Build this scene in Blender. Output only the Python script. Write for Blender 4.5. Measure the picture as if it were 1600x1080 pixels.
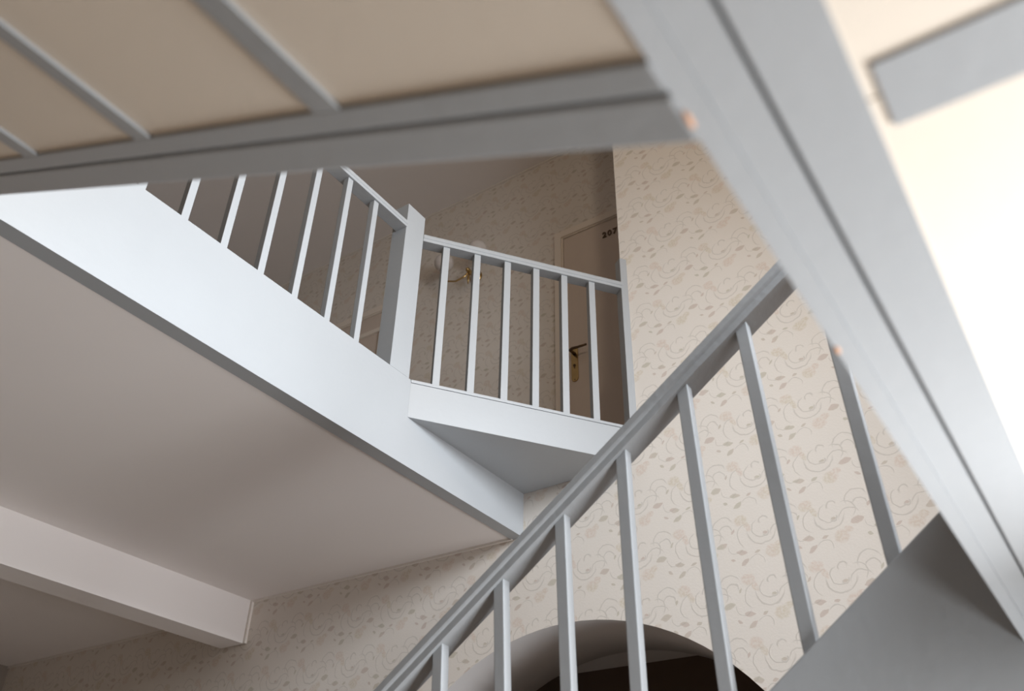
import bpy, bmesh, math, random
from mathutils import Vector, Matrix
for o in list(bpy.data.objects): bpy.data.objects.remove(o)
random.seed(4)
SC = bpy.context.scene
COL = SC.collection

# ---------------------------------------------------------------- camera
cam_data = bpy.data.cameras.new('camera')
cam = bpy.data.objects.new('camera', cam_data); COL.objects.link(cam)
cam_data.sensor_width = 36.0
cam_data.lens = 31.0056
cam_data.clip_start = 0.02
right = Vector((0.82987458, 0.55758127, 0.02028048))
down = Vector((-0.3033256, 0.48136502, -0.82236324))
fwd = Vector((-0.46829665, 0.67630676, 0.56860127))
M = Matrix((right, -down, -fwd)).transposed().to_4x4()
cam.matrix_world = M
cam_data.dof.use_dof = True
cam_data.dof.focus_distance = 3.3
cam_data.dof.aperture_fstop = 3.4
SC.camera = cam

# ---------------------------------------------------------------- world and light
w = bpy.data.worlds.new('world'); SC.world = w; w.use_nodes = True
bg = w.node_tree.nodes['Background']
bg.inputs[0].default_value = (0.78, 0.87, 1.0, 1); bg.inputs[1].default_value = 1.0

def area(name, loc, target, sx, sy, power, col):
    d = bpy.data.lights.new(name, 'AREA'); d.shape = 'RECTANGLE'; d.size = sx; d.size_y = sy
    d.energy = power; d.color = col
    o = bpy.data.objects.new(name, d); COL.objects.link(o); o.location = loc
    o.rotation_euler = (Vector(target) - Vector(loc)).to_track_quat('-Z', 'Y').to_euler()
    return o
lt = area('upper_window_daylight', (0.81, 1.40, 2.30), (-2.1, 1.30, 1.35), 0.9, 0.9, 76, (0.90, 0.95, 1.0))
lt.data.spread = math.radians(125)
area('lower_window_daylight', (0.81, 1.40, -0.36), (-3, 1.40, 0.0), 0.8, 0.8, 82, (0.96, 0.98, 1.0))
lp = area('passage_window_daylight', (0.81, 2.93, 0.35), (-4, 2.1, 1.42), 0.34, 1.4, 8.5, (0.97, 0.97, 1.0))
lp.data.spread = math.radians(64)
d = bpy.data.lights.new('stairwell_fill_light', 'POINT'); d.energy = 36; d.color = (1.0, 0.84, 0.66); d.shadow_soft_size = .12  # added warm fill for upper wall and ceiling, no lamp built
o = bpy.data.objects.new('stairwell_fill_light', d); COL.objects.link(o); o.location = (-0.1, 1.1, 3.5)

SC.view_settings.view_transform = 'Standard'
SC.view_settings.look = 'None'
SC.view_settings.gamma = 1.0
SC.view_settings.use_curve_mapping = False
SC.view_settings.exposure = 0.0
SC.cycles.max_bounces = 10
SC.cycles.diffuse_bounces = 8

# ---------------------------------------------------------------- materials
class NT:
    def __init__(s, name):
        s.m = bpy.data.materials.new(name); s.m.use_nodes = True
        s.t = s.m.node_tree; s.b = s.t.nodes['Principled BSDF']
    def n(s, typ, **kw):
        x = s.t.nodes.new(typ)
        for k, v in kw.items(): setattr(x, k, v)
        return x
    def put(s, sock, v):
        if hasattr(v, 'is_linked'): s.t.links.new(v, sock)
        else: sock.default_value = v
    def math(s, op, a, b=None, c=None, clamp=False):
        x = s.n('ShaderNodeMath', operation=op, use_clamp=clamp)
        s.put(x.inputs[0], a)
        if b is not None: s.put(x.inputs[1], b)
        if c is not None: s.put(x.inputs[2], c)
        return x.outputs[0]
    def smooth(s, v, a, b):          # 1 below a, 0 above b
        x = s.n('ShaderNodeMapRange', interpolation_type='SMOOTHSTEP')
        s.put(x.inputs[0], v); x.inputs[1].default_value = a; x.inputs[2].default_value = b
        x.inputs[3].default_value = 1; x.inputs[4].default_value = 0
        return x.outputs[0]
    def mix(s, f, a, b):
        x = s.n('ShaderNodeMix', data_type='RGBA')
        s.put(x.inputs[0], f); s.put(x.inputs[6], a); s.put(x.inputs[7], b)
        return x.outputs[2]
    def noise(s, scale, detail=3, vec=None, rough=.5):
        x = s.n('ShaderNodeTexNoise'); x.inputs['Scale'].default_value = scale
        x.inputs['Detail'].default_value = detail; x.inputs['Roughness'].default_value = rough
        if vec is not None: s.t.links.new(vec, x.inputs['Vector'])
        return x.outputs[0]
    def bump(s, h, strength, dist=.01):
        x = s.n('ShaderNodeBump'); x.inputs['Strength'].default_value = strength
        x.inputs['Distance'].default_value = dist
        s.put(x.inputs['Height'], h); s.t.links.new(x.outputs[0], s.b.inputs['Normal'])

def plain(name, col, rough=.5, metal=0, var=.04, scale=6., bump=.05, bscale=90., spec=.5, stretch=None):
    k = NT(name)
    tc = k.n('ShaderNodeTexCoord').outputs['Object']
    v = tc
    if stretch:
        mp = k.n('ShaderNodeMapping'); mp.inputs['Scale'].default_value = stretch
        k.t.links.new(tc, mp.inputs[0]); v = mp.outputs[0]
    n1 = k.noise(scale, 3, v)
    c1 = tuple(max(0, c*(1-var)) for c in col)+(1,); c2 = tuple(min(1, c*(1+var)) for c in col)+(1,)
    k.t.links.new(k.mix(n1, c1, c2), k.b.inputs['Base Color'])
    k.b.inputs['Roughness'].default_value = rough; k.b.inputs['Metallic'].default_value = metal
    k.b.inputs['Specular IOR Level'].default_value = spec
    if bump: k.bump(k.noise(bscale, 2, v), bump, .004)
    return k.m

GREY = (0.335, 0.352, 0.368)
m_paint = plain('grey_gloss_paint', GREY, .38, var=.03, scale=5, bump=.12, bscale=40)
m_paint_rail = plain('grey_handrail_paint', GREY, .34, var=.05, scale=8, bump=.2, bscale=60)
m_cream = plain('cream_soffit_panel', (0.72, 0.65, 0.56), .55, var=.035, scale=3, bump=.05, bscale=60)
m_ceil = plain('white_ceiling_paint', (0.80, 0.765, 0.75), .9, var=.015, scale=2, bump=.04, bscale=150, spec=.2)
m_plaster = plain('pale_plaster', (0.55, 0.53, 0.52), .85, var=.03, spec=.2)
m_bead = plain('white_bead', (0.78, 0.74, 0.69), .5)
m_door = plain('ivory_door_paint', (0.66, 0.57, 0.50), .45, var=.02, scale=3)
m_doorframe = plain('ivory_frame_paint', (0.82, 0.75, 0.67), .45, var=.02, scale=3)
m_brass = plain('aged_brass', (0.52, 0.36, 0.16), .3, metal=1, var=.15, scale=30)
m_bronze = plain('dark_bronze', (0.12, 0.075, 0.04), .4, metal=.6, var=.15, scale=30)
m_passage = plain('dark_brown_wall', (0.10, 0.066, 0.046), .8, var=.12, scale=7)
m_floor = plain('beige_stone_floor', (0.40, 0.33, 0.27), .5, var=.06, scale=3)
m_unseen_wall = plain('unseen_wall_brown', (0.23, 0.19, 0.155), .5, var=.1, scale=4)  # plain dark brown for the unseen walls, chosen to cut bounced light
m_tread = plain('brown_stair_carpet', (0.30, 0.20, 0.14), .9, var=.15, scale=60, spec=.1)
m_carpet = plain('beige_hall_carpet', (0.50, 0.455, 0.42), .95, var=.15, scale=50, spec=.1)
m_chip = plain('bare_wood_chip', (0.50, 0.28, 0.17), .8)
m_gap = plain('dark_joint', (0.22, 0.22, 0.215), .8)

def opal():
    k = NT('opal_glass')
    k.b.inputs['Base Color'].default_value = (.70, .66, .64, 1)
    k.b.inputs['Roughness'].default_value = .18
    k.b.inputs['Subsurface Weight'].default_value = .4
    k.b.inputs['Subsurface Radius'].default_value = (.05, .05, .05)
    return k.m
m_opal = opal()

def glass():
    k = NT('window_glass')
    g = k.n('ShaderNodeBsdfTransparent'); gl = k.n('ShaderNodeBsdfGlossy'); gl.inputs['Roughness'].default_value = .02
    mx = k.n('ShaderNodeMixShader'); mx.inputs[0].default_value = .06
    k.t.links.new(g.outputs[0], mx.inputs[1]); k.t.links.new(gl.outputs[0], mx.inputs[2])
    k.t.links.new(mx.outputs[0], k.t.nodes['Material Output'].inputs[0])
    return k.m
m_glass = glass()

def wallpaper():
    k = NT('floral_wallpaper')
    geo = k.n('ShaderNodeNewGeometry')
    sp = k.n('ShaderNodeSeparateXYZ'); k.t.links.new(geo.outputs['Position'], sp.inputs[0])
    sn = k.n('ShaderNodeSeparateXYZ'); k.t.links.new(geo.outputs['True Normal'], sn.inputs[0])
    ax = k.math('GREATER_THAN', k.math('ABSOLUTE', sn.outputs[0]), .7)
    # u runs along the wall, whichever way it faces
    u = k.math('ADD', k.math('MULTIPLY', sp.outputs[0], k.math('SUBTRACT', 1, ax)), k.math('MULTIPLY', sp.outputs[1], ax))
    v = sp.outputs[2]
    PU, PV = .259, .2345
    u0 = k.math('ADD', u, 1.164); v0 = k.math('SUBTRACT', v, 1.321)
    # slight hand-drawn wobble
    cb = k.n('ShaderNodeCombineXYZ'); k.put(cb.inputs[0], u); k.put(cb.inputs[1], v)
    wob = k.noise(26, 2, cb.outputs[0]); wob2 = k.noise(31, 2, cb.outputs[0])
    u0 = k.math('ADD', u0, k.math('MULTIPLY', k.math('SUBTRACT', wob, .5), .015))
    v0 = k.math('ADD', v0, k.math('MULTIPLY', k.math('SUBTRACT', wob2, .5), .015))
    def local(cx, cy):
        return (k.math('WRAP', k.math('SUBTRACT', u0, cx), PU/2, -PU/2),
                k.math('WRAP', k.math('SUBTRACT', v0, cy), PV/2, -PV/2))
    def leaf(cx, cy, rx, ry, ang, lens=True):
        du, dv = local(cx, cy); c, s_ = math.cos(ang), math.sin(ang)
        a = k.math('ADD', k.math('MULTIPLY', du, c/rx), k.math('MULTIPLY', dv, s_/rx))
        b = k.math('ADD', k.math('MULTIPLY', du, -s_/ry), k.math('MULTIPLY', dv, c/ry))
        a2 = k.math('MULTIPLY', a, a)
        d = k.math('ADD', a2, k.math('ABSOLUTE', b)) if lens else k.math('ADD', a2, k.math('MULTIPLY', b, b))
        return k.smooth(d, .72, 1.15) if lens else k.smooth(d, .45, 1.25)
    def arc(cx, cy, R, wd, ang, gate=.1):
        du, dv = local(cx, cy)
        r = k.math('SQRT', k.math('ADD', k.math('MULTIPLY', du, du), k.math('MULTIPLY', dv, dv)))
        g = k.math('ADD', k.math('MULTIPLY', du, math.cos(ang)/R), k.math('MULTIPLY', dv, math.sin(ang)/R))
        gt = k.math('SUBTRACT', 1, k.smooth(g, gate-.25, gate+.45))
        d = k.math('ABSOLUTE', k.math('SUBTRACT', r, R))
        return k.math('MULTIPLY', k.smooth(d, wd*.3, wd*1.5), gt)
    def mx(l):
        o = l[0]
        for q in l[1:]: o = k.math('MAXIMUM', o, q)
        return o
    R = math.radians
    leaves = mx([leaf(0, 0, .026, .0135, R(12)), leaf(.075, -.038, .023, .011, R(-8)), leaf(.083, -.079, .022, .010, R(35)),
                 leaf(.135, -.044, .013, .006, R(20)), leaf(.035, -.062, .012, .006, R(-30)), leaf(.176, .022, .011, .006, R(0)), leaf(.05, .05, .012, .005, R(60))])
    flowers = mx([leaf(.083, .09, .028, .023, 0, False), leaf(.108, .062, .012, .026, R(25), False),
                  leaf(.195, -.052, .030, .026, 0, False), leaf(.222, -.03, .018, .014, 0, False)])
    scroll = mx([arc(.163, .037, .055, .0030, R(-95), .0), arc(.163, .047, .036, .0024, R(-150), -.1), arc(.176, .073, .017, .0032, R(110), -.2),
                 arc(.178, .024, .012, .0030, R(-60), -.2), arc(.012, .075, .042, .0026, R(105), .1), arc(.02, .056, .026, .0026, R(80), .1),
                 arc(.115, .025, .05, .0022, R(170), .35), arc(.225, .045, .034, .0022, R(30), .2), arc(.235, .012, .040, .0024, R(100), .25),
                 arc(.055, -.01, .03, .0016, R(250), .1), arc(.13, -.085, .030, .0018, R(70), .1)])
    cn = k.noise(7, 1, cb.outputs[0])
    fine = k.smooth(k.noise(110, 3, cb.outputs[0]), .62, .36)
    flc = k.mix(k.smooth(cn, .42, .62), (.60, .53, .40, 1), (.655, .53, .45, 1))
    lfc = k.mix(k.smooth(cn, .40, .60), (.43, .40, .30, 1), (.50, .385, .33, 1))
    base = k.mix(k.noise(3.2, 2, cb.outputs[0]), (.745, .70, .645, 1), (.775, .73, .675, 1))
    c = k.mix(k.math('MULTIPLY', flowers, k.math('ADD', .20, k.math('MULTIPLY', .40, fine))), base, flc)
    c = k.mix(k.math('MULTIPLY', leaves, .52), c, lfc)
    c = k.mix(k.math('MULTIPLY', scroll, .40), c, (.44, .41, .37, 1))
    k.t.links.new(c, k.b.inputs['Base Color'])
    ro = k.math('SUBTRACT', .52, k.math('MULTIPLY', k.math('MAXIMUM', scroll, leaves), .1))
    k.t.links.new(ro, k.b.inputs['Roughness'])
    k.b.inputs['Specular IOR Level'].default_value = .4
    h = k.math('ADD', k.math('MULTIPLY', scroll, .6), k.math('MULTIPLY', fine, .25))
    k.bump(h, .25, .002)
    return k.m
m_wall = wallpaper()

# ---------------------------------------------------------------- mesh helpers
def link(name, bm, mats, parent=None, loc=None, smooth=False):
    """one mesh object; vertices given in world space, moved to the parent's base"""
    base = Vector(loc) if loc is not None else (Vector(parent['_b']) if parent and '_b' in parent else Vector((0, 0, 0)))
    bmesh.ops.recalc_face_normals(bm, faces=bm.faces[:])
    bmesh.ops.translate(bm, verts=bm.verts[:], vec=-base)
    me = bpy.data.meshes.new(name); bm.to_mesh(me); bm.free()
    for mt in (mats if isinstance(mats, (list, tuple)) else [mats]): me.materials.append(mt)
    if smooth:
        for p in me.polygons: p.use_smooth = True
    o = bpy.data.objects.new(name, me); COL.objects.link(o)
    if parent: 
        o.parent = parent; o['_b'] = list(base)
        if loc is not None:
            o.location = base - Vector(parent['_b'])
    else:
        o.location = base; o['_b'] = list(base)
    return o
def thing(name, loc, label, cat, group=None, kind=None):
    o = bpy.data.objects.new(name, None); COL.objects.link(o); o.location = loc; o['_b'] = list(loc)
    o.empty_display_size = .1
    if label: o['label'] = label
    if cat: o['category'] = cat
    if group: o['group'] = group
    if kind: o['kind'] = kind
    return o
def tag(o, label, cat, group=None, kind=None):
    if label: o['label'] = label
    if cat: o['category'] = cat
    if group: o['group'] = group
    if kind: o['kind'] = kind
    return o
def new(): return bmesh.new()
def bevel(bm, w, seg=2):
    es = [e for e in bm.edges if len(e.link_faces) == 2 and e.calc_face_angle(0) > .5]
    bmesh.ops.bevel(bm, geom=es, offset=w, segments=seg, affect='EDGES', profile=.6)
def box(bm, x0, x1, y0, y1, z0, z1, bev=0, seg=2):
    b = bmesh.new() if bev else bm
    vs = [b.verts.new(p) for p in ((x0,y0,z0),(x1,y0,z0),(x1,y1,z0),(x0,y1,z0),(x0,y0,z1),(x1,y0,z1),(x1,y1,z1),(x0,y1,z1))]
    for f in ((0,3,2,1),(4,5,6,7),(0,1,5,4),(1,2,6,5),(2,3,7,6),(3,0,4,7)): b.faces.new([vs[i] for i in f])
    if bev: bevel(b, bev, seg); merge(bm, b)
    return bm
def merge(bm, b):
    me = bpy.data.meshes.new('t'); b.to_mesh(me); b.free(); bm.from_mesh(me); bpy.data.meshes.remove(me)
def hexa(bm, bottom, top, bev=0):
    """solid between two matching polygons (lists of points)"""
    b = bmesh.new(); n = len(bottom)
    A = [b.verts.new(p) for p in bottom]; B = [b.verts.new(p) for p in top]
    b.faces.new(A[::-1]); b.faces.new(B)
    for i in range(n): b.faces.new((A[i], A[(i+1) % n], B[(i+1) % n], B[i]))
    bmesh.ops.recalc_face_normals(b, faces=b.faces[:])
    if bev: bevel(b, bev)
    merge(bm, b); return bm
def sweep(bm, prof, p0, p1, ax_a, ax_b, bev=0):
    """profile [(a,b)..] on axes ax_a, ax_b, from p0 to p1"""
    f = lambda p: [Vector(p) + Vector(ax_a)*a + Vector(ax_b)*c for a, c in prof]
    return hexa(bm, f(p0), f(p1), bev)
def tube(bm, pts, r, n=10):
    rings = []
    for i, p in enumerate(pts):
        p = Vector(p); t = (Vector(pts[min(i+1, len(pts)-1)]) - Vector(pts[max(i-1, 0)])).normalized()
        a = t.orthogonal().normalized() if abs(t.z) > .95 else t.cross(Vector((0,0,1))).normalized()
        b = t.cross(a); rr = r[i] if isinstance(r, (list, tuple)) else r
        rings.append([bm.verts.new(p + (a*math.cos(q) + b*math.sin(q))*rr) for q in [2*math.pi*j/n for j in range(n)]])
    for i in range(len(rings)-1):
        for j in range(n): bm.faces.new((rings[i][j], rings[i][(j+1) % n], rings[i+1][(j+1) % n], rings[i+1][j]))
    bm.faces.new(rings[0][::-1]); bm.faces.new(rings[-1]); return bm
def lathe(bm, c, prof, n=24, axis='Z'):
    c = Vector(c); rings = []
    for r, h in prof:
        ring = []
        for j in range(n):
            q = 2*math.pi*j/n
            d = Vector((r*math.cos(q), r*math.sin(q), h)) if axis == 'Z' else Vector((r*math.cos(q), h, r*math.sin(q)))
            ring.append(bm.verts.new(c + d))
        rings.append(ring)
    for i in range(len(rings)-1):
        for j in range(n): bm.faces.new((rings[i][j], rings[i][(j+1) % n], rings[i+1][(j+1) % n], rings[i+1][j]))
    bm.faces.new(rings[0][::-1]); bm.faces.new(rings[-1]); return bm
def struct(name, bm, m): 
    o = link(name, bm, m); o['kind'] = 'structure'; return o

# ---------------------------------------------------------------- key levels and planes (metres, eye at the origin)
YW, YD = 3.15, 3.90            # arch wall, door wall
ZF, ZU, ZC = -1.60, 1.945, 4.838   # ground floor, upper floor, upper ceiling
ZL = 1.567                     # lower ceiling
XS = -2.094                    # face of the upper floor edge
XR, XL, YFR = 0.85, -6.2, -0.72

# ---------------------------------------------------------------- setting
struct('floor', box(new(), XL, XR, YFR, 5.0, ZF-.1, ZF), m_floor)
# arch wall: lower part with the arch, upper part ends beside the corridor
ACX, ACZ, AR = -1.868, .084, 1.053
bm = new()
ZT = ZU-.012
box(bm, XL, ACX-AR, YW, YW+.5, ZF, ZT); box(bm, ACX+AR, XR, YW, YW+.5, ZF, ZT)
arc = [(ACX - AR*math.cos(math.pi*i/48), ACZ + AR*math.sin(math.pi*i/48)) for i in range(49)]
lo = [[bm.verts.new((x, y, z)) for x, z in arc] for y in (YW, YW+.5)]
hi = [[bm.verts.new((x, y, ZT)) for x, z in arc] for y in (YW, YW+.5)]
for i in range(48):
    bm.faces.new((lo[0][i], lo[0][i+1], hi[0][i+1], hi[0][i])); bm.faces.new((lo[1][i], hi[1][i], hi[1][i+1], lo[1][i+1]))
    f = bm.faces.new((lo[0][i], lo[1][i], lo[1][i+1], lo[0][i+1])); f.material_index = 1; f.smooth = True
    bm.faces.new((hi[0][i], hi[0][i+1], hi[1][i+1], hi[1][i]))
for x in (ACX-AR, ACX+AR):
    s_ = .002 if x < ACX else -.002
    f = bm.faces.new([bm.verts.new(p) for p in ((x+s_, YW+.001, ZF), (x+s_, YW+.5, ZF), (x+s_, YW+.5, ACZ), (x+s_, YW+.001, ACZ))]); f.material_index = 1
box(bm, -1.523, XR, YW, YW+.14, ZU-.012, ZC)
struct('wall_back', bm, [m_wall, m_plaster])
struct('wall_corridor', box(new(), XL, XR, YD, YD+.12, ZU-.012, ZC), m_wall)
# side wall with a tall landing window and a lower window
W1 = (.90, 1.90, 1.80, 2.80); W2 = (.95, 1.85, -.80, .08)
bm = new()
ya_, yb_ = min(W1[0], W2[0]), max(W1[1], W2[1])
box(bm, XR, XR+.25, YFR-.25, ya_, ZF-.1, ZC); box(bm, XR, XR+.25, yb_, 2.72, ZF-.1, ZC); box(bm, XR, XR+.25, 3.12, 5.0, ZF-.1, ZC); box(bm, XR, XR+.25, 2.72, 3.12, ZF-.1, -.42); box(bm, XR, XR+.25, 2.72, 3.12, 1.12, ZC)
box(bm, XR, XR+.25, ya_, yb_, ZF-.1, W2[2]); box(bm, XR, XR+.25, ya_, yb_, W2[3], W1[2]); box(bm, XR, XR+.25, ya_, yb_, W1[3], ZC)
for W in (W1, W2):
    if W[0] > ya_: box(bm, XR, XR+.25, ya_, W[0], W[2], W[3])
    if W[1] < yb_: box(bm, XR, XR+.25, W[1], yb_, W[2], W[3])
W3 = (2.72, 3.12, -.42, 1.12)
struct('wall_right', bm, m_wall)
struct('wall_left', box(new(), XL-.15, XL, YFR-.15, 5.0, ZF-.1, ZC), m_unseen_wall)
struct('wall_front', box(new(), XL-.15, XR, YFR-.15, YFR, ZF-.1, ZC), m_unseen_wall)
for i, W in enumerate((W1, W2, W3)):
    t = thing('window_%d' % (i+1), (XR+.12, (W[0]+W[1])/2, W[2]), None, None, kind='structure')
    bm = new()
    y0, y1, z0, z1 = W; s = .06
    box(bm, XR+.1, XR+.15, y0, y0+s, z0, z1, .004); box(bm, XR+.1, XR+.15, y1-s, y1, z0, z1, .004)
    box(bm, XR+.1, XR+.15, y0+s, y1-s, z0, z0+s, .004); box(bm, XR+.1, XR+.15, y0+s, y1-s, z1-s, z1, .004)
    box(bm, XR+.105, XR+.145, (y0+y1)/2-.025, (y0+y1)/2+.025, z0+s, z1-s, .004)
    link('window_frame', bm, m_bead, t)
    for a, b in ((y0+s, (y0+y1)/2-.025), ((y0+y1)/2+.025, y1-s)):
        link('pane', box(new(), XR+.122, XR+.126, a, b, z0+s, z1-s), m_glass, t)
# upper floor build-up and the ceiling below it
bm = new()
box(bm, XL, XS-.065, .62, YW, ZL+.02, ZU-.004); box(bm, XL, -2.57, YFR, .62, ZL+.02, ZU-.004)
box(bm, XL, XR, YW+.14, YD, ZU-.012, ZU-.004); box(bm, XL, -1.523, YW, YW+.14, ZU-.012, ZU-.004)
struct('floor_upper', bm, m_carpet)
bm = new(); box(bm, -3.868, XS-.063, .60, YW, ZL, ZL+.02); box(bm, -3.868, -2.46, YFR, .60, ZL, ZL+.02)
struct('ceiling_lower', bm, m_ceil)
struct('ceiling_lower_left', box(new(), XL, -4.04, YFR, YW, 1.518, 1.59), m_ceil)
struct('ceiling_upper', box(new(), XL, XR, YFR, YD, ZC, ZC+.1), m_ceil)
bm = new(); box(bm, -4.048, -3.868, YFR, YW-.006, 1.335, ZL+.02, .004)
o = struct('ceiling_beam', bm, m_ceil); tag(o, 'white painted beam crossing under the ceiling at lower left', 'beam')
# white beads where the papered walls meet the ceilings
bm = new(); box(bm, -3.868, -2.15, YW-.012, YW, ZL-.011, ZL, .003); struct('trim_1', bm, m_bead)
bm = new(); box(bm, XL, -4.048, YW-.012, YW, 1.507, 1.518, .003); struct('trim_2', bm, m_bead)
bm = new(); box(bm, -3.872, -3.852, YW-.014, YW, 1.335, ZL, .003); struct('trim_3', bm, m_bead)
bm = new(); box(bm, XL, XR, YD-.014, YD, ZC-.013, ZC, .003); struct('trim_4', bm, m_bead)
# passage behind the arch
struct('ceiling_passage', box(new(), XL, XR, YW+.5, 4.62, 1.327, 1.40), m_plaster)
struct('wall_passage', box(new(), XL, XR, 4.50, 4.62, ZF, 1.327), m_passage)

# ---------------------------------------------------------------- doors of the upper corridor
def door(idx, x0, x1, ztop, lab, panelled):
    fr = .050
    t = thing('door_%d' % idx, ((x0+x1)/2, YD, ZU), lab, 'door', kind='structure')
    bm = new()
    zt = ztop-fr-.012
    # moulded casing: outer board with a stepped inner lip
    for a, b in ((x0, x0+fr), (x1-fr, x1)): box(bm, a, b, YD-.030, YD, ZU, ztop, .005)
    box(bm, x0+fr, x1-fr, YD-.030, YD, ztop-fr, ztop, .005)
    for a, b in ((x0+fr, x0+fr+.010), (x1-fr-.010, x1-fr)): box(bm, a, b, YD-.018, YD, ZU, ztop-fr, .002)
    box(bm, x0+fr+.010, x1-fr-.010, YD-.018, YD, zt+.004, ztop-fr, .002)
    link('door_frame', bm, m_doorframe, t)
    lf = link('door_leaf', box(new(), x0+fr+.013, x1-fr-.013, YD-.012, YD-.001, ZU+.01, zt, .002), m_door, t)
    if panelled:
        for za, zb in ((ZU+.20, ZU+.85), (ZU+.98, zt-.15)):
            bm = new(); a, b = x0+fr+.11, x1-fr-.11; s = .035
            box(bm, a, b, YD-.030, YD-.012, zb-s, zb, .004); box(bm, a, b, YD-.030, YD-.012, za, za+s, .004)
            box(bm, a, a+s, YD-.030, YD-.012, za+s, zb-s, .004); box(bm, b-s, b, YD-.030, YD-.012, za+s, zb-s, .004)
            link('panel_moulding', bm, m_doorframe, lf)
    return t, lf
d1, leaf1 = door(1, -2.352, -1.43, 4.055, 'ivory hotel room door with brass number 207 and brass lever handle', False)
d2, leaf2 = door(2, -4.62, -3.70, 4.085, 'ivory panelled door half hidden behind the upper corner newel post', True)
bm = new(); yf = YD-.012
prof = []
px0, px1, pz0, pz1 = -2.247, -2.200, 2.832, 3.085
r_ = (px1-px0)/2
pts = [((px0+px1)/2 + r_*math.cos(a), pz1-r_ + r_*math.sin(a)) for a in [math.pi*i/10 for i in range(11)]]
pts += [((px0+px1)/2 + r_*math.cos(a), pz0+r_ + r_*math.sin(a)) for a in [math.pi + math.pi*i/10 for i in range(11)]]
hexa(bm, [(x, yf, z) for x, z in pts], [(x, yf-.007, z) for x, z in pts], .002)
pl = link('handle_plate', bm, m_brass, leaf1)
bm = new(); cxp = (px0+px1)/2
tube(bm, [(cxp, yf-.006, 3.030), (cxp, yf-.030, 3.030), (cxp-.001, yf-.055, 3.030), (cxp+.02, yf-.064, 3.030), (cxp+.06, yf-.062, 3.028), (cxp+.115, yf-.058, 3.030)], [.012, .009, .010, .009, .008, .007])
link('door_handle', bm, m_bronze, leaf1, smooth=True)
bm = new(); lathe(bm, (cxp, yf-.007, 2.945), [(.009, 0), (.009, -.004), (.004, -.005)], 12, 'Y'); box(bm, cxp-.003, cxp+.003, yf-.011, yf-.007, 2.925, 2.945)
link('keyhole', bm, m_bronze, leaf1)
for zz in (pz1-.012, pz0+.012):
    link('screw', lathe(new(), (cxp, yf-.007, zz), [(.004, 0), (.003, -.002)], 8, 'Y'), m_bronze, leaf1)
def digit(ch, x, z, size):
    cu = bpy.data.curves.new('digit', 'FONT'); cu.body = ch; cu.size = size; cu.extrude = .003; cu.offset = .0012
    ob = bpy.data.objects.new('digit', cu); COL.objects.link(ob)
    dg = bpy.context.evaluated_depsgraph_get(); me = bpy.data.meshes.new_from_object(ob.evaluated_get(dg))
    bpy.data.objects.remove(ob)
    bm = bmesh.new(); bm.from_mesh(me); bpy.data.meshes.remove(me)
    for v in bm.verts: v.co = Vector((x + v.co.x, yf-.003 - v.co.z, z + v.co.y))
    link('door_digit', bm, m_bronze, leaf1)
for ch, x in (('2', -1.993), ('0', -1.955), ('7', -1.917)): digit(ch, x, 3.862, .062)

# ---------------------------------------------------------------- wall lamp by the doors
hub = Vector((-3.024, YD, 3.99))
t = thing('wall_lamp', hub, 'brass wall lamp with two white opal globes on papered corridor wall', 'lamp')
link('back_plate', lathe(new(), hub, [(.050, 0), (.050, -.008), (.035, -.016), (.018, -.030), (.014, -.09), (.017, -.11), (.004, -.125)], 20, 'Y'), m_brass, t, smooth=True)
link('stem', tube(new(), [hub+Vector((0, -.09, 0)), hub+Vector((0, -.095, -.06)), hub+Vector((0, -.095, -.12))], [.008, .010, .004]), m_brass, t, smooth=True)
for gx, gz in ((-3.212, 4.104), (-2.914, 4.094)):
    g = Vector((gx, YD-.15, gz)); dx = gx-hub.x
    p0 = hub+Vector((0, -.09, 0))
    ar = [p0, p0+Vector((dx*.15, -.01, -.045)), p0+Vector((dx*.5, -.03, -.075)), p0+Vector((dx*.85, -.05, -.06)), Vector((g.x, g.y, min(p0.z, g.z-.09)-.01)), g+Vector((0, 0, -.065))]
    sm = []
    for i in range(len(ar)-1):
        for q in range(4): sm.append(ar[i].lerp(ar[i+1], q/4))
    sm.append(ar[-1])
    arm = link('lamp_arm', tube(new(), sm, .0065, 8), m_brass, t, smooth=True)
    link('fitter_cup', lathe(new(), g+Vector((0, 0, -.078)), [(.010, 0), (.022, .004), (.030, .022), (.027, .024)], 16), m_bronze, t, smooth=True)
    rr = .070
    link('globe_shade', lathe(new(), g, [(max(.002, rr*math.sin(a)), -rr*math.cos(a)) for a in [math.pi*i/16 for i in range(17)]], 28), m_opal, t, smooth=True)

# ---------------------------------------------------------------- upper floor edge, corner landing
bm = new(); box(bm, XS-.063, XS, .62, YW, 1.559, ZU, .004)
o = link('fascia_board', bm, m_paint, loc=(XS, 1.9, 1.559)); tag(o, 'wide pale grey painted board edging the upper floor', 'floor edge')
PA, PB, PC = Vector((XS, 2.2985, 0)), Vector((-1.4935, YW, 0)), Vector((XS, YW, 0))
dc = (PB-PA).normalized(); nc = Vector((dc.y, -dc.x, 0))
t = thing('corner_landing', (XS+.2, 2.9, 1.769), 'small grey triangular landing corner between the floor edge and papered wall', 'landing')
U = Vector((0, 0, 1))
def along(s, z, off=0): return PA + dc*s + nc*off + U*z
Lc = 1.0
bm = new(); hexa(bm, [along(0, 1.769), along(Lc, 1.769), along(Lc, 1.769, -.028), along(.02, 1.769, -.028)], [along(0, 1.931), along(Lc, 1.931), along(Lc, 1.931, -.028), along(.02, 1.931, -.028)], .002)
link('fascia', bm, m_paint, t)
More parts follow.
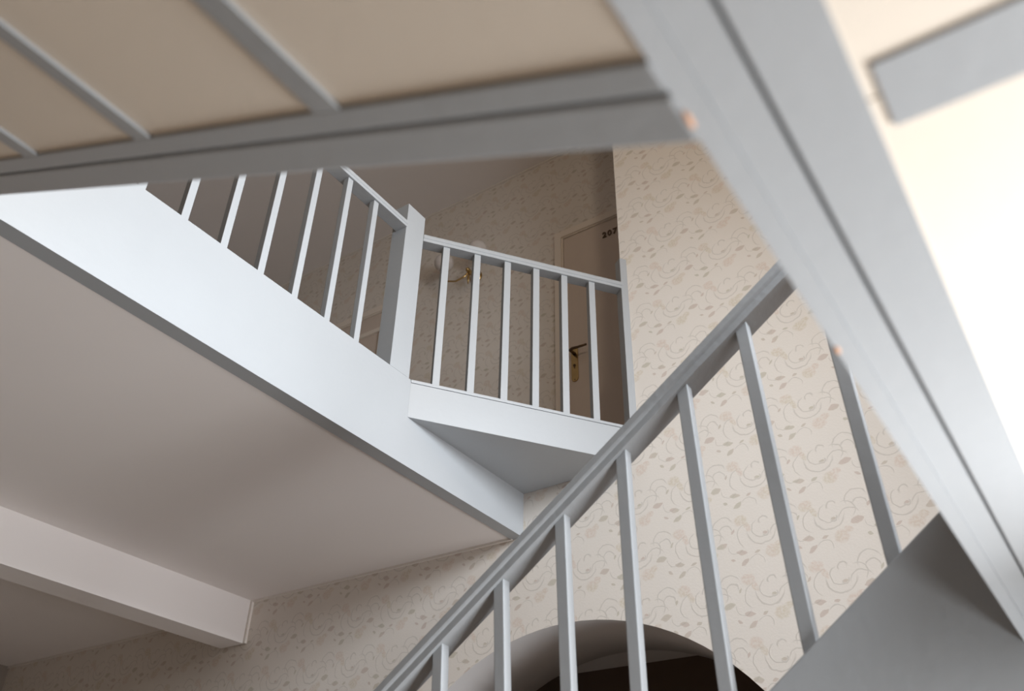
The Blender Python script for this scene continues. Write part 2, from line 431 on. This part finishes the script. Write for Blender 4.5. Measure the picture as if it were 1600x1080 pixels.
bm = new(); hexa(bm, [along(.0, 1.932, .003), along(1.04, 1.932, .003), PC+U*1.932, PC+U*1.932+Vector((0, -.3, 0))], [along(.0, 1.946, .003), along(1.04, 1.946, .003), PC+U*1.946, PC+U*1.946+Vector((0, -.3, 0))], .002)
link('floor_board', bm, m_paint, t)
bm = new(); hexa(bm, [along(.03, 1.772, -.028), along(Lc, 1.772, -.028), PC+U*1.772], [along(.03, 1.785, -.028), along(Lc, 1.785, -.028), PC+U*1.785])
link('soffit', bm, m_paint, t)

# ---------------------------------------------------------------- upper balustrades
BW = .0285
def baluster_bm(xc, yc, z0, z1, w=BW, shear=(0, 0), rot=None):
    bm = new(); h = w/2
    if rot: a, b = rot
    else: a, b = Vector((1, 0, 0)), Vector((0, 1, 0))
    q = [a*-h+b*-h, a*h+b*-h, a*h+b*h, a*-h+b*h]
    c0 = Vector((xc, yc, z0)); c1 = Vector((xc+shear[0], yc+shear[1], z1))
    return hexa(bm, [c0+p for p in q], [c1+p for p in q], .0022)
t = thing('balustrade', (XS-.03, 1.4, ZU), 'straight pale grey balustrade along the upper floor edge, left of the corner post', 'balustrade', 'painted balustrades')
rail_prof = [(-.060, 0), (.004, 0), (.004, .012), (.008, .015), (.008, .030), (.003, .036), (-.058, .036), (-.062, .030)]
bm = sweep(new(), rail_prof, (XS, .62, 2.686), (XS, 2.166, 2.690), (1, 0, 0), (0, 0, 1), .0015)
link('handrail', bm, m_paint_rail, t)
for y in (.829, .994, 1.1595, 1.3230, 1.4885, 1.6520, 1.8195, 1.9825):
    link('baluster', baluster_bm(XS-.004-BW/2, y-BW/2, ZU, 2.688), m_paint, t)
bm = new(); box(bm, XS-.082, XS+.0008, 2.1637, 2.2835, ZU, 2.832, .003)
link('newel_post', bm, m_paint, t)
t = thing('balustrade', along(.5, ZU), 'short diagonal pale grey balustrade of six bars in front of door 207', 'balustrade', 'painted balustrades')
rp = [(0, 0), (0, .014), (.004, .017), (.004, .034), (0, .040), (-.056, .040), (-.060, .034), (-.058, 0)]
bm = sweep(new(), rp, along(-.01, 2.700, .004), along(1.012, 2.730, .004), nc, U, .0015)
link('handrail', bm, m_paint_rail, t)
for s in (.1235, .2755, .4270, .5735, .7195, .8660):
    c = along(s-.0165, 0, -.006-BW/2)
    link('baluster', baluster_bm(c.x, c.y, 1.944, 2.702+.03*s, .032, rot=(dc, nc)), m_paint, t)
c0 = along(1.0295, 0, -.022)
bm = new(); h1, h2 = .0215, .026
q = [dc*-h1+nc*-h2, dc*h1+nc*-h2, dc*h1+nc*h2, dc*-h1+nc*h2]
hexa(bm, [c0+p+U*1.944 for p in q], [c0+p+U*2.925 for p in q], .003)
link('newel_post', bm, m_paint, t)

# ---------------------------------------------------------------- lower flight, rising to the right beside the arch wall
Y1 = 1.65
ZLAND = .70
top1 = lambda x: .4102 + .75*(x+.5496)
t = thing('stair_flight', (-1.3, 2.1, ZF), 'grey flight of stairs rising to the right in front of the arch', 'stairs', 'painted stair flights')
xa, xb = -3.0, -.1255
for ya in (Y1, Y1+.95):
    bm = new(); dp = .385
    xs0 = -1.15/1; 
    pf = [(xb, top1(xb)), (xa, top1(xa)), (xa, max(ZF, top1(xa)-dp)), (-.03, .30), (-.03, .428), (xb, .428)]
    hexa(bm, [(x, ya, z) for x, z in pf], [(x, ya+.042, z) for x, z in pf], .003)
    link('stringer', bm, m_paint, t)
rise, run = .1705, .1705/.75
xk = -.126
for i in range(1, 14):
    zt = ZLAND - rise*i; x1 = xk - run*(i-1); x0 = x1 - run
    if zt < ZF+.05: break
    link('tread', box(new(), x0-.02, x1, Y1+.042, Y1+.95, zt-.032, zt, .006), m_tread, t)
    link('riser', box(new(), x0, x0+.018, Y1+.042, Y1+.95, max(ZF, zt-rise), zt-.032), m_paint, t)
link('soffit', hexa(new(), [(-.127, Y1+.042, top1(-.127)-.36), (-.127, Y1+.95, top1(-.127)-.36), (-2.0, Y1+.95, top1(-2.0)-.36), (-2.0, Y1+.042, top1(-2.0)-.36)],
     [(-.127, Y1+.042, top1(-.127)-.348), (-.127, Y1+.95, top1(-.127)-.348), (-2.0, Y1+.95, top1(-2.0)-.348), (-2.0, Y1+.042, top1(-2.0)-.348)]), m_cream, t)
rtop = lambda x: 1.0715 + .737*(x+.77)
t = thing('balustrade', (-1.0, Y1+.02, .1), 'sloping grey stair balustrade across the lower right, in front of the arch', 'balustrade', 'painted balustrades')
pr = [(0, -.056), (0, -.034), (-.003, -.031), (-.006, -.026), (-.006, -.006), (-.001, 0), (.066, 0), (.071, -.006), (.071, -.026), (.066, -.034), (.066, -.056)]
bm = sweep(new(), pr, (-2.3, Y1, rtop(-2.3)), (-.20, Y1, rtop(-.20)), (0, 1, 0), (0, 0, 1), .0012)
link('handrail', bm, m_paint_rail, t)
FB = .0275
for xt, zt, xbm, zb in ((-.3248, 1.1321, -.3069, .5974), (-.5190, 1.1956, -.4845, .4653), (-.6787, 1.0753, -.6559, .4188), (-.8465, .9232, -.8418, .4401),
                        (-1.015, .8181, -1.0049, .4588), (-1.1853, .7046, -1.1746, .4783), (-1.3567, .5892, -1.3522, .4986), (-1.525, .47, -1.521, .40), (-1.692, .35, -1.688, .25)):
    kx = (xt-xbm)/(zt-zb)
    kx = max(kx, -.048)
    X = lambda z: xt + kx*(z-zt)
    z1 = rtop(xt)-.054; z1b = rtop(xt+FB)-.054; z0 = top1(X(zt-.73))-.01
    z0b = z0 + .75*FB
    bm = new(); ya = Y1+.0095
    hexa(bm, [(X(z0), ya, z0), (X(z0)+FB, ya, z0b), (X(z0)+FB, ya+FB, z0b), (X(z0), ya+FB, z0)],
             [(X(z1), ya, z1), (X(z1)+FB, ya, z1b), (X(z1)+FB, ya+FB, z1b), (X(z1), ya+FB, z1)], .0022)
    link('baluster', bm, m_paint, t)

# ---------------------------------------------------------------- landing at the right, overhead
H = .43; S = .86
t = thing('stair_landing', (.3, .9, H), 'underside of the stair landing at right, grey beam and cream panels', 'landing')
YA, YB = YFR+.002, 2.62
bm = new(); box(bm, -.1447*S, -.1245*S, YA, YB, H, ZLAND+.10, .003); link('edge_board', bm, m_paint, t)
bm = new(); box(bm, -.1240*S, -.0915*S, YA, YB, H+.0015, ZLAND-.02, .003); link('trimmer_beam', bm, m_paint, t)
bm = new(); box(bm, -.0868*S, -.0310*S, YA, YB, H, H+.03, .003); link('edge_trim', bm, m_paint, t)
bm = new(); box(bm, -.093*S, -.085*S, YA, YB, H+.012, H+.03); link('joint', bm, m_gap, t)
for yc, ln in ((.365, .022), (.665, .016)):     # knocks in the paint on the lower arris
    bm = new(); xe = -.1447*S
    bmesh.ops.create_icosphere(bm, subdivisions=2, radius=1)
    for v in bm.verts:
        v.co = Vector((xe+.0012 + v.co.x*.0028, yc + v.co.y*ln*.5*(1+.3*math.sin(v.co.z*5)), H+.001 + v.co.z*.0026))
    link('paint_chip', bm, m_chip, t, smooth=True)
by = [(-.219, -.165), (.4468*S, .5095*S), (.99, 1.044), (1.596, 1.65)]
ed = [YA] + [(a+b)/2 for a, b in by] + [YB]
for i in range(len(ed)-1):
    link('soffit_panel', box(new(), -.033*S, XR-.002, ed[i]+.001, ed[i+1]-.001, H+.0014, H+.018), m_cream, t)
for a, b in by:
    link('batten', box(new(), -.0205*S, XR-.002, a, b, H-.0012, H+.0014, .001), m_paint, t)
link('floor_board', box(new(), -.124*S, XR-.002, YA+.002, YB, ZLAND-.02, ZLAND), m_tread, t)
bm = new(); box(bm, -.124*S, XR-.002, YB-.04, YB, H, ZLAND-.02); link('unseen_joist', bm, m_paint, t)
link('unseen_joist', box(new(), .20, .28, 1.22, YB-.042, .15, H+.0035, .004), m_paint, t)  # blocker added out of view, keeps lower window light off the stringer

# ---------------------------------------------------------------- upper flight, overhead, rising to the left
K = .4875; X0 = -.1490*S
zs = lambda x: H + K*(X0-x)
XE = -2.44; XB = -.1447*S-.0002
t = thing('stair_flight', (-1.2, .0, H), 'underside of the overhead stairs at upper left, cream panels between grey battens', 'stairs', 'painted stair flights')
def slope_board(y0, y1, xa, xb, d0, d1, bev=0):
    """a board lying on the sloping soffit: d0..d1 measured upwards from the soffit plane"""
    return hexa(new(), [(xa, y0, zs(xa)+d0), (xb, y0, zs(xb)+d0), (xb, y1, zs(xb)+d0), (xa, y1, zs(xa)+d0)],
                       [(xa, y0, zs(xa)+d1), (xb, y0, zs(xb)+d1), (xb, y1, zs(xb)+d1), (xa, y1, zs(xa)+d1)], bev)
ys0 = .3620*S
link('stringer', slope_board(.3965*S, .4475*S, XE, XB, 0, .30, .003), m_paint, t)
link('edge_trim', slope_board(.3625*S, .3920*S, XE, XB, 0, .03, .002), m_paint, t)
link('joint', slope_board(.391*S, .3975*S, XE, XB, .008, .03), m_gap, t)
link('stringer', slope_board(YFR+.002, YFR+.05, XE, XB, 0, .30, .003), m_paint, t)
bx = [(-.4905, -.4535), (-.8350, -.7985), (-1.1765, -1.1300), (-1.520, -1.483), (-1.862, -1.825), (-2.204, -2.167), (-2.546, -2.509)]
bx = [(a*S, b*S) for a, b in bx]
ed = [XB+.001] + [(a+b)/2 for a, b in bx] + [XE]
for i in range(len(ed)-1):
    link('soffit_panel', slope_board(YFR+.05, ys0+.001, ed[i+1]+.001, ed[i]-.001, .0045, .018), m_cream, t)
for a, b in bx:
    link('batten', slope_board(YFR+.05, ys0, a, b, -.001, .0045, .0015), m_paint, t)
r2 = (ZU-ZLAND)/8; n2 = r2/K
for i in range(1, 8):
    zt = ZLAND + r2*i; xa = X0 - n2*(i-1)
    link('tread', box(new(), xa-n2, xa+.02, YFR+.05, .3965*S, zt-.03, zt, .005), m_tread, t)
    link('riser', box(new(), xa-.018, xa, YFR+.05, .3965*S, zt-r2, zt-.03), m_paint, t)

for o in bpy.data.objects:
    if '_b' in o: del o['_b']
